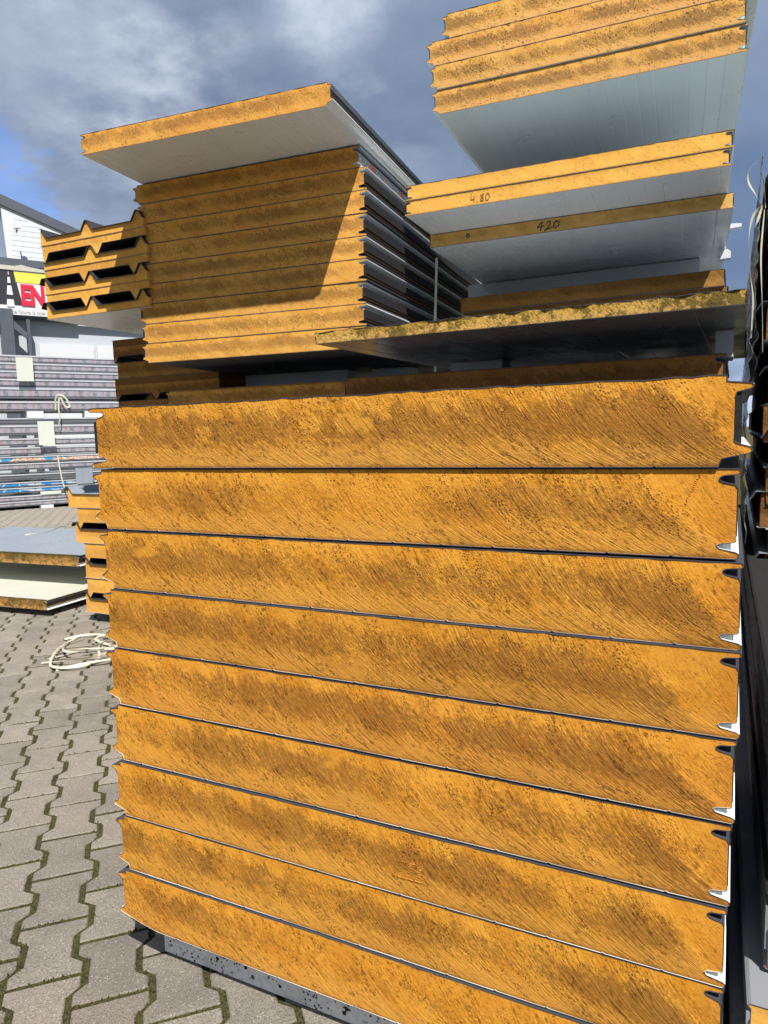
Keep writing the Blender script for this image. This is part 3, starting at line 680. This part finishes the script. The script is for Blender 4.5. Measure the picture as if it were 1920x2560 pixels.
# ------------------------------------------------------------------ flat panels lying on the paving, left
make_panel('grey topped weathered panel lying above the cream one on the paving', None, P(-4.2, 1.945, -.81), .085, .070*S, 1.15, core=FOAM_M2, top=GREY, bot=WHITE, W=1.665*S, left='n', right='f', er=.01)
make_panel('cream topped panel lying lowest on the paving at left', None, P(-4.1, 1.64, -1.0), .085, .060*S, 1.5, core=FOAM_M2, top=CREAM, bot=WHITE, W=1.645*S, left='n', right='f', er=.01)
block('base_block', 'support under the cream topped panel', 'block', (-3.9, 1.9, G+.001), (-2.75, 2.02, -1.003), STYRO)
block('foam_block', 'spacer between the two panels lying on the paving', 'block', (-3.7, 2.55, -.935), (-2.75, 2.7, -.813), STYRO, 'white spacer blocks', rz=.08)
# strap tangle on the ground and on the grey panel
def gz(x, y, z): return P(x, y, G)+Vector((0, 0, z))
tang = [
 [gz(-1.93, 1.82, .01), gz(-2.02, 1.66, .012), gz(-1.97, 1.48, .006), gz(-1.87, 1.26, .03), gz(-1.70, 1.13, .012), gz(-1.56, 1.15, .03), gz(-1.58, 1.33, .012), gz(-1.72, 1.50, .008), gz(-1.80, 1.70, .03)],
 [gz(-1.62, 1.62, .05), gz(-1.72, 1.52, .018), gz(-1.82, 1.36, .006), gz(-1.80, 1.22, .02), gz(-1.66, 1.20, .035), gz(-1.55, 1.36, .03), gz(-1.55, 1.60, .06)],
 [gz(-1.55, 1.20, .004), gz(-1.47, 1.27, .03), gz(-1.50, 1.42, .05), gz(-1.58, 1.62, .02), gz(-1.72, 1.86, .02)],
 [gz(-2.08, 1.55, .004), gz(-1.95, 1.62, .03), gz(-1.74, 1.66, .05), gz(-1.60, 1.72, .04)],
 [gz(-1.60, 1.12, .004), gz(-1.50, 1.20, .02), gz(-1.40, 1.38, .04), gz(-1.42, 1.60, .03)],
 [gz(-1.88, 1.22, .004), gz(-1.78, 1.30, .025), gz(-1.66, 1.42, .018), gz(-1.52, 1.48, .03), gz(-1.45, 1.62, .05)]]
tang += [[gz(-1.95, 1.60, .02), gz(-1.90, 1.42, .03), gz(-1.76, 1.30, .05), gz(-1.64, 1.36, .03), gz(-1.72, 1.52, .02), gz(-1.86, 1.58, .03), gz(-1.80, 1.78, .04)],
 [gz(-1.78, 1.16, .01), gz(-1.62, 1.22, .04), gz(-1.52, 1.32, .02), gz(-1.60, 1.44, .05), gz(-1.76, 1.44, .02), gz(-1.90, 1.36, .01)]]
labs = ['widest loop of cream strap in the tangle on the paving', 'inner loop of cream strap in the tangle on the paving', 'strap end crossing the tangle near the front stack', 'strap lying farthest back in the tangle', 'short strap nearest the front stack in the tangle', 'strap crossing diagonally through the tangle', 'small twisted loop in the middle of the tangle', 'curled strap end at the near side of the tangle']
tc_ = gz(-1.72, 1.45, 0); tang = [[Vector((tc_.x+(p.x-tc_.x)*.88, tc_.y+(p.y-tc_.y)*.80, p.z*.6)) for p in q] for q in tang]
for q, l in zip(tang, labs): ribbon('packing_strap', [p+Vector((.05+random.uniform(-.045, .045), random.uniform(-.045, .045)-.02, random.uniform(0, .012))) for p in q], .0125,  STRAPM, l, 'strap', 'cream straps tangled on the paving')
ribbon('packing_strap', [P(-3.72, 2.62, -.737), P(-3.66, 2.78, -.730), P(-3.60, 2.86, -.70), P(-3.52, 2.94, -.73), P(-3.45, 3.05, -.70), P(-3.3, 3.1, -.72)], .014, STRAPM, 'pale strap lying along the far edge of the grey topped panel', 'strap')

# ------------------------------------------------------------------ right-hand piles
# low neighbour pile, flush with the front stack
zz_ = -.752
NB = 'low white skinned panels right of the front stack'
nb = make_panel('white edged panel right of the front stack, top of the low pile', NB, P(1.028, .0, -.79), .022, .040*S, 3.2, left='n', right='n', core=FOAM_C, top=MGREY, bot=WHITE, W=.9, tape=GREY, tape_out=.006)
copy_tree(nb, P(1.012, .055, -.875), .022, 'second panel of the low pile right of the front stack')
copy_tree(nb, P(1.036, .03, -.93), .022, 'third panel of the low pile right of the front stack')
copy_tree(nb, P(1.018, .04, -.985), .022, 'lowest panel of the low pile right of the front stack')
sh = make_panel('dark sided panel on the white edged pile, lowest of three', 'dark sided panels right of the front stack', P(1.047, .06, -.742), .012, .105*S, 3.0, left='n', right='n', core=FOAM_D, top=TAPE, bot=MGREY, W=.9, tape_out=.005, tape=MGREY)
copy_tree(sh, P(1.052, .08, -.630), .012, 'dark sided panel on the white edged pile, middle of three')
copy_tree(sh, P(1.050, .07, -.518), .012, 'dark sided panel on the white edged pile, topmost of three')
# taller roof panel pile at right, shaded, film wrapped
TG = 'shaded ribbed panels of the right wrapped pile'
hs = {}; z = P(0, 0, -.98).z; C3 = .075; H3 = .04; k = 0; top_z = P(0, 0, .56).z
while z < top_z:
    fl = k % 2
    lab = 'shaded ribbed panel in the film wrapped pile at the right edge'
    loc = Vector((P(1.070+.012*math.sin(k*2.1), 0, 0).x, (1.22+.01*math.sin(k*1.7))*S, z-(H3 if fl else 0)))
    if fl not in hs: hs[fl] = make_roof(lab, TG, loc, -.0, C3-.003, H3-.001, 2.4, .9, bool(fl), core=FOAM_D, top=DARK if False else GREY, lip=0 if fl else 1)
    else: copy_tree(hs[fl], loc, 0, lab)
    z += C3+(H3 if not fl else 0); k += 1
block('base_block', 'support under the wrapped pile at the right edge', 'block', (1.1, 1.5, G+.001), (1.7, 1.6, -.982), STYRO)
# wrinkled film down its left side
def film(name, x, y0, y1, z0, z1, label, amp=.02, seed=0, nu=40, nv=110):
    v = []; f = []
    for i in range(nu+1):
        for j in range(nv+1):
            a = i/nu; b2 = j/nv; y = y0+(y1-y0)*a; z2 = z0+(z1-z0)*b2
            fold = mnoise.noise((a*1.6+seed, b2*15+a*2, seed)); fold2 = mnoise.noise((a*5, b2*30+a*4, seed+4))
            d3 = amp*(1.1*fold+.5*fold2)+.006*math.sin(b2*3.14)
            p = P(x, y, z2); v.append((p.x-d3, p.y, p.z+.02*mnoise.noise((a*4, seed, b2*3))))
    for i in range(nu):
        for j in range(nv): k2 = i*(nv+1)+j; f.append((k2, k2+1, k2+nv+2, k2+nv+1))
    o = mesh_obj(name, v, f, FILM, smooth=True)
    o.data.transform(Matrix.Translation(-P(x, y0, z0))); o.location = P(x, y0, z0)
    mo = o.modifiers.new('thick', 'SOLIDIFY'); mo.thickness = .0006
    return tag(o, label, 'plastic film', 'clear wrapping film at the right edge')
film('wrapping_film', 1.036, 1.17, 3.6, .08, .60, 'crumpled clear film over the upper side of the right wrapped pile', .013, 1)
film('wrapping_film', 1.022, .98, 2.8, -.34, .16, 'torn clear film hanging lower on the right wrapped pile', .010, 7)
ribbon('packing_strap', [P(1.048, 1.20, .48), P(1.040, 1.17, .545), P(1.024, 1.15, .575), P(1.008, 1.15, .562), P(1.007, 1.15, .535), P(1.022, 1.16, .508), P(1.040, 1.18, .478)], .012, STRAPM, 'bright cream strap loop standing out against the sky at the right edge', 'strap', 'straps at the right edge', wdir=(.2, 1, 0))
ribbon('packing_strap', [P(1.040, 1.18, .480), P(1.020, 1.16, .455), P(1.012, 1.15, .40), P(1.016, 1.16, .33), P(1.026, 1.17, .25), P(1.024, 1.18, .16)], .010, STRAPM, 'long strap tail hanging below the loop at the right edge', 'strap', 'straps at the right edge', wdir=(.2, 1, 0))
ribbon('packing_strap', [P(1.040, 1.175, .478), P(1.030, 1.15, .44), P(1.024, 1.15, .425)], .010, STRAPM, 'short strap end just under the loop at the right edge', 'strap', 'straps at the right edge', wdir=(.2, 1, 0))
ribbon('packing_strap', [P(1.045, 1.175, .47), P(1.040, 1.16, .36), P(1.046, 1.16, .24), P(1.05, 1.15, .12)], .008, STRAPM, 'thin strap running down the film beside the loop', 'strap', 'straps at the right edge', wdir=(.2, 1, 0))
# unseen pile added at the right, outside the frame, to keep the wrapped pile in shade
shade_caster = make_panel('added shade-casting pile out of view to the right', None, P(1.50, .30, G+.08), 0, .80*S*1.0, .95, left='n', right='n', core=FOAM_S)
block('base_block', 'support under the added shade-casting pile out of view to the right', 'block', (1.6, .4, G+.001), (2.3, .9, G+.078), STYRO)

# ------------------------------------------------------------------ far rack of wrapped sheets, left background
v_ = Vector((.49, .872, 0)).normalized(); rz_ = math.atan2(v_.y, v_.x); P0 = (-8.3, 6.25)
def far_box(name, u0, u1, z0, z1, mats, parent, dep=.9, off=0., fmf=None):
    v = []; ins = .004
    for (u, y) in ((u0, off), (u1, off), (u1, dep), (u0, dep)):
        for z in (z0, z1): v.append((u*S, y*S, z*S))
    f = [(0, 2, 3, 1), (2, 4, 5, 3), (4, 6, 7, 5), (6, 0, 1, 7), (1, 3, 5, 7), (0, 6, 4, 2)]
    return mesh_obj(name, v, f, mats, parent)
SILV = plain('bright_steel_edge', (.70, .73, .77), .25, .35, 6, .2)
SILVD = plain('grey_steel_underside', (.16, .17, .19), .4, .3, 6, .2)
# (top z, bottom z, side kind)
rack = [(1.13, .995, PRINT), (.985, .845, PRINT), (.835, .70, PRINT), (.69, .56, PRINT), (.55, .36, PRINT), (.335, .20, PRINT), (.125, -.02, SILVD), (-.03, -.17, PRINT), (-.19, -.325, PRINT), (-.335, -.41, ORANGEF),
        (-.42, -.52, PRINT), (-.575, -.665, SILVD), (-.68, -.735, BLUEF), (-.742, -.80, BLUEF), (-.85, -.915, PRINT), (-.92, -.985, PRINT)]
rack_z = [1.155, 1.02, .885, .75, .61, .42, .19, .04, -.115, -.27, -.355, -.50, -.635, -.72, -.835, -.925]
rb = [(1.205, 1.10, PRINT), (1.095, .985, PRINT), (.98, .87, PRINT), (.865, .75, PRINT), (.745, .585, PRINT), (.545, .40, PRINT), (.30, .205, SILVD), (.20, .055, PRINT), (.005, -.10, PRINT), (-.125, -.235, PRINT),
      (-.255, -.345, ORANGEF), (-.36, -.455, PRINT), (-.52, -.60, SILVD), (-.635, -.705, BLUEF), (-.715, -.79, BLUEF), (-.835, -.915, PRINT), (-.92, -.995, PRINT)]
names = ['topmost', 'second', 'third', 'fourth', 'fifth', 'sixth', 'seventh', 'eighth', 'ninth', 'tenth', 'eleventh', 'twelfth', 'thirteenth', 'fourteenth', 'fifteenth', 'sixteenth', 'lowest']
look = {id(PRINT): 'grey foil printed side', id(SILVD): 'dark grey side', id(ORANGEF): 'orange and white printed film', id(BLUEF): 'blue printed film'}
for k, (z1, z0, mt) in enumerate(rb):
    z1s = z1+.85-.85
    root = empty('wrapped_panel', P(P0[0], P0[1], z0), rz_, '%s long wrapped panel down in the far rack, with %s' % (names[k], look[id(mt)]), 'wrapped panel', 'wrapped panels in the far rack')
    h = z1-z0; u1 = 1.55+random.uniform(-.1, .1); off = random.uniform(0, .03)
    if k == 9: pass
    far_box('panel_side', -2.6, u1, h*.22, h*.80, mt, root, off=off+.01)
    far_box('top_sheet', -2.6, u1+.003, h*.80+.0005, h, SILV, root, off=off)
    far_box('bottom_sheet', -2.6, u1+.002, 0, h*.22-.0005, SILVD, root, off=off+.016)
def far_part(name, label, cat, u0, u1, z0, z1, mt, off, dep, group=None):
    root = far_box(name, 0, u1-u0, 0, z1-z0, mt, None, dep=dep)
    p = Vector((P0[0], P0[1], 0))+v_*u0+Vector((-v_.y, v_.x, 0))*off
    root.location = P(p.x, p.y, z0); root.rotation_euler = (0, 0, rz_); tag(root, label, cat, group); return root
g3 = 'white spacers in the far rack'
sp = [(.02, .22, .405, .30), (-.20, .10, .30+.246, .585-.001), (.78, .95, .300, .405)]
far_part('spacer', 'white spacer at left in the dark slot of the far rack', 'spacer', -.02, .20, .3012, .3985, STYRO, .0, .2, g3)
far_part('spacer', 'white spacer at right in the dark slot of the far rack', 'spacer', .78, 1.05, .3012, .3985, STYRO, .0, .2, g3)
far_part('spacer', 'cream spacer under the blue film in the far rack', 'spacer', .08, .36, -.834, -.791, PAPER, .0, .2, g3)
far_part('spacer', 'small white foot on the paving under the far rack', 'spacer', .07, .24, G+.001, -.996, STYRO, .0, .2, g3)
far_part('spacer', 'light foot under the far rack, farther right', 'spacer', 1.2, 1.4, G+.001, -.996, STYRO, .0, .2, g3)
far_part('spacer', 'grey block with blue tape standing at the right of the far rack', 'spacer', .56, .80, -.70, -.46, GREY, -.10, -.03, g3)
far_part('paper_tag', 'upper pale paper tag hanging on the far rack', 'tag', -.12, .10, .83, 1.17, PAPER, -.05, .012, 'paper tags on the far rack')
far_part('paper_tag', 'lower pale paper tag hanging on the far rack', 'tag', .10, .32, -.10, .25, PAPER, -.05, .012, 'paper tags on the far rack')
def rp(u, z, off=-.06): q = Vector((P0[0], P0[1], 0))+v_*u+Vector((-v_.y, v_.x, 0))*off; return P(q.x, q.y, z)
ribbon('packing_strap', [rp(.36, .42), rp(.37, .58), rp(.42, .64), rp(.50, .60), rp(.56, .48), rp(.50, .47), rp(.44, .60)], .03, STRAPM, 'looped cream strap hanging on the upper part of the far rack', 'strap', 'straps on the far rack', wdir=tuple(v_))
ribbon('packing_strap', [rp(.42, .60), rp(.40, .45), rp(.41, .30), rp(.38, .18)], .025, STRAPM, 'strap tail below the loop on the far rack', 'strap', 'straps on the far rack', wdir=tuple(v_))
ribbon('packing_strap', [rp(.34, -.27), rp(.36, -.5), rp(.40, -.75), rp(.43, -.81)], .022, STRAPM, 'long thin strap hanging in front of the blue film on the far rack', 'strap', 'straps on the far rack', wdir=tuple(v_))

# ------------------------------------------------------------------ building behind
PB = (-19.448, 14.8168)
WALLW = plain('white_wall_cladding', (.66, .69, .72), .55, 0, 1.5, .1)
WALLB = plain('pale_blue_wall', (.50, .54, .58), .55, 0, 1.5, .12)
FASC = plain('grey_fascia', (.10, .115, .14), .5, .1, 4, .2)
BLK = plain('banner_black', (.035, .035, .045), .5); YEL = plain('banner_yellow', (.82, .72, .10), .5, 0, 2, .15); WHT = plain('banner_white', (.78, .80, .82), .5, 0, 2, .12)
RED = plain('banner_red', (.72, .02, .06), .5); GTX = plain('banner_grey_text', (.45, .47, .5), .6)
bld = empty('warehouse', P(PB[0], PB[1], G), rz_, 'grey and white warehouse with a sloping roof edge behind the far rack', 'building')
def bpoly(name, pts, y0, y1, mt, parent=bld):      # pts (u,z) in layout units, z absolute
    return prism([(u*S, (z-G)*S) for u, z in pts], y0, y1, name, mt, parent)
bpoly('lower_wall', [(-8, G), (9, G), (9, 5.45), (-8, 5.45)], .35, .8, WALLB)
bpoly('gable_wall', [(-.22, 5.72), (5.0, 5.72), (5.0, 5.72), (-.30, 7.40)], .30, .7, WALLW)
bpoly('white_wall_panel', [(.5, -.9), (2.2, -.9), (2.2, 3.12), (.5, 3.12)], .25, .34, WALLW)
bpoly('white_wall_panel', [(2.3, -.9), (6, -.9), (6, 3.12), (2.3, 3.12)], .25, .34, WALLW)
bpoly('roof_fascia', [(-3.0, 8.25), (-3.0, 8.62), (7.0, 5.15), (7.0, 4.95)], .22, 1.2, FASC)
bpoly('roof_side', [(-3.0, 5.8), (-.40, 5.8), (-.50, 7.42), (-3.0, 8.24)], .6, 1.1, FASC)
bpoly('gutter', [(-6, 5.50), (.80, 5.50), (.80, 5.72), (-6, 5.72)], .05, .29, FASC)
bpoly('downpipe', [(.82, 5.38), (1.10, 5.38), (1.05, 5.80), (.9, 5.80)], .0, .2, FASC)
bpoly('canopy_beam', [(-.30, 3.84), (9, 3.84), (9, 3.93), (-.30, 3.93)], .08, .24, FASC)
bpoly('column', [(-.62, G), (-.26, G), (-.26, 4.12), (-.62, 4.12)], -.25, .1, FASC)
bpoly('column', [(.12, G), (.22, G), (.22, 3.83), (.12, 3.83)], -.2, .1, FASC)
bpoly('brace', [(-.25, 3.5), (.1, 3.2), (.1, 3.4), (-.25, 3.75)], -.3, -.2, FASC)
for k in range(9):
    bpoly('cladding_joint', [(-.1+k*.02, 5.85+k*.16), (3.6-k*.45, 5.85+k*.16), (3.6-k*.45, 5.858+k*.16), (-.1+k*.02, 5.858+k*.16)], .294, .299, WALLB)
cam_b = empty('security_camera', P(PB[0]+v_.x*.0+.35*v_.y, PB[1]-.35*v_.x, 6.55), rz_, 'small white camera on the wall above the banner', 'camera')
prism([(-.05, -.02), (.16, .02), (.18, .10), (.09, .15), (-.04, .10)], -.12, .08, 'camera_housing', WHT, cam_b)
prism([(.03, -.10), (.06, -.10), (.06, -.02), (.03, -.02)], .0, .3, 'bracket', FASC, cam_b)
ban = empty('banner', P(PB[0], PB[1], 3.94)+Vector((v_.y, -v_.x, 0))*.12, rz_, 'printed banner with red letters on white, a yellow block and a black road strip', 'banner')
ZB = 4.04
def banp(name, pts, y, mt, th=.01): return prism([(u*S, (z-ZB)*S) for u, z in pts], y, y+th, name, mt, ban)
banp('banner_sheet', [(-2, 4.06), (1.6, 4.06), (1.6, 5.42), (-2, 5.42)], .0, WHT, .02)
banp('cover_flap', [(-2, 5.42), (1.6, 5.42), (1.1, 5.48), (.3, 5.56), (.1, 5.60), (-.1, 5.55), (-2, 5.57)], -.05, CREAM, .1)
banp('black_field', [(-2, 4.36), (.07, 4.36), (-.13, 5.40), (-2, 5.40)], -.015, BLK)
banp('yellow_field', [(-.10, 5.06), (1.6, 5.06), (1.6, 5.38), (-.13, 5.38)], -.015, YEL)
for (z0, z1, w0, w1) in ((5.27, 5.36, .012, .008), (5.02, 5.20, .045, .03), (4.66, 4.94, .085, .055), (4.30, 4.52, .11, .09)):
    banp('road_dash', [(-.28-w0, z0), (-.28+w0, z0), (-.28+w1, z1), (-.28-w1, z1)], -.03, WHT)
def txt(body, u, z, size, mt, name, bold=0., sx=1.):
    cu = bpy.data.curves.new(name, 'FONT'); cu.body = body; cu.size = size; cu.extrude = .004; cu.offset = bold
    o = bpy.data.objects.new(name, cu); COL.objects.link(o)
    dg = bpy.context.evaluated_depsgraph_get(); me = bpy.data.meshes.new_from_object(o.evaluated_get(dg)); bpy.data.objects.remove(o)
    me.materials.clear(); me.materials.append(mt)
    q = bpy.data.objects.new(name, me); COL.objects.link(q); q.parent = ban
    q.location = (u*S, -.04, (z-ZB)*S); q.rotation_euler = (R(90), 0, 0); q.scale = (sx, 1, 1); return q
txt('EN', .02, 4.40, .98, RED, 'lettering', .05, .66)
txt('The future is now', -.36, 4.14, .20, GTX, 'lettering', .0, .85)
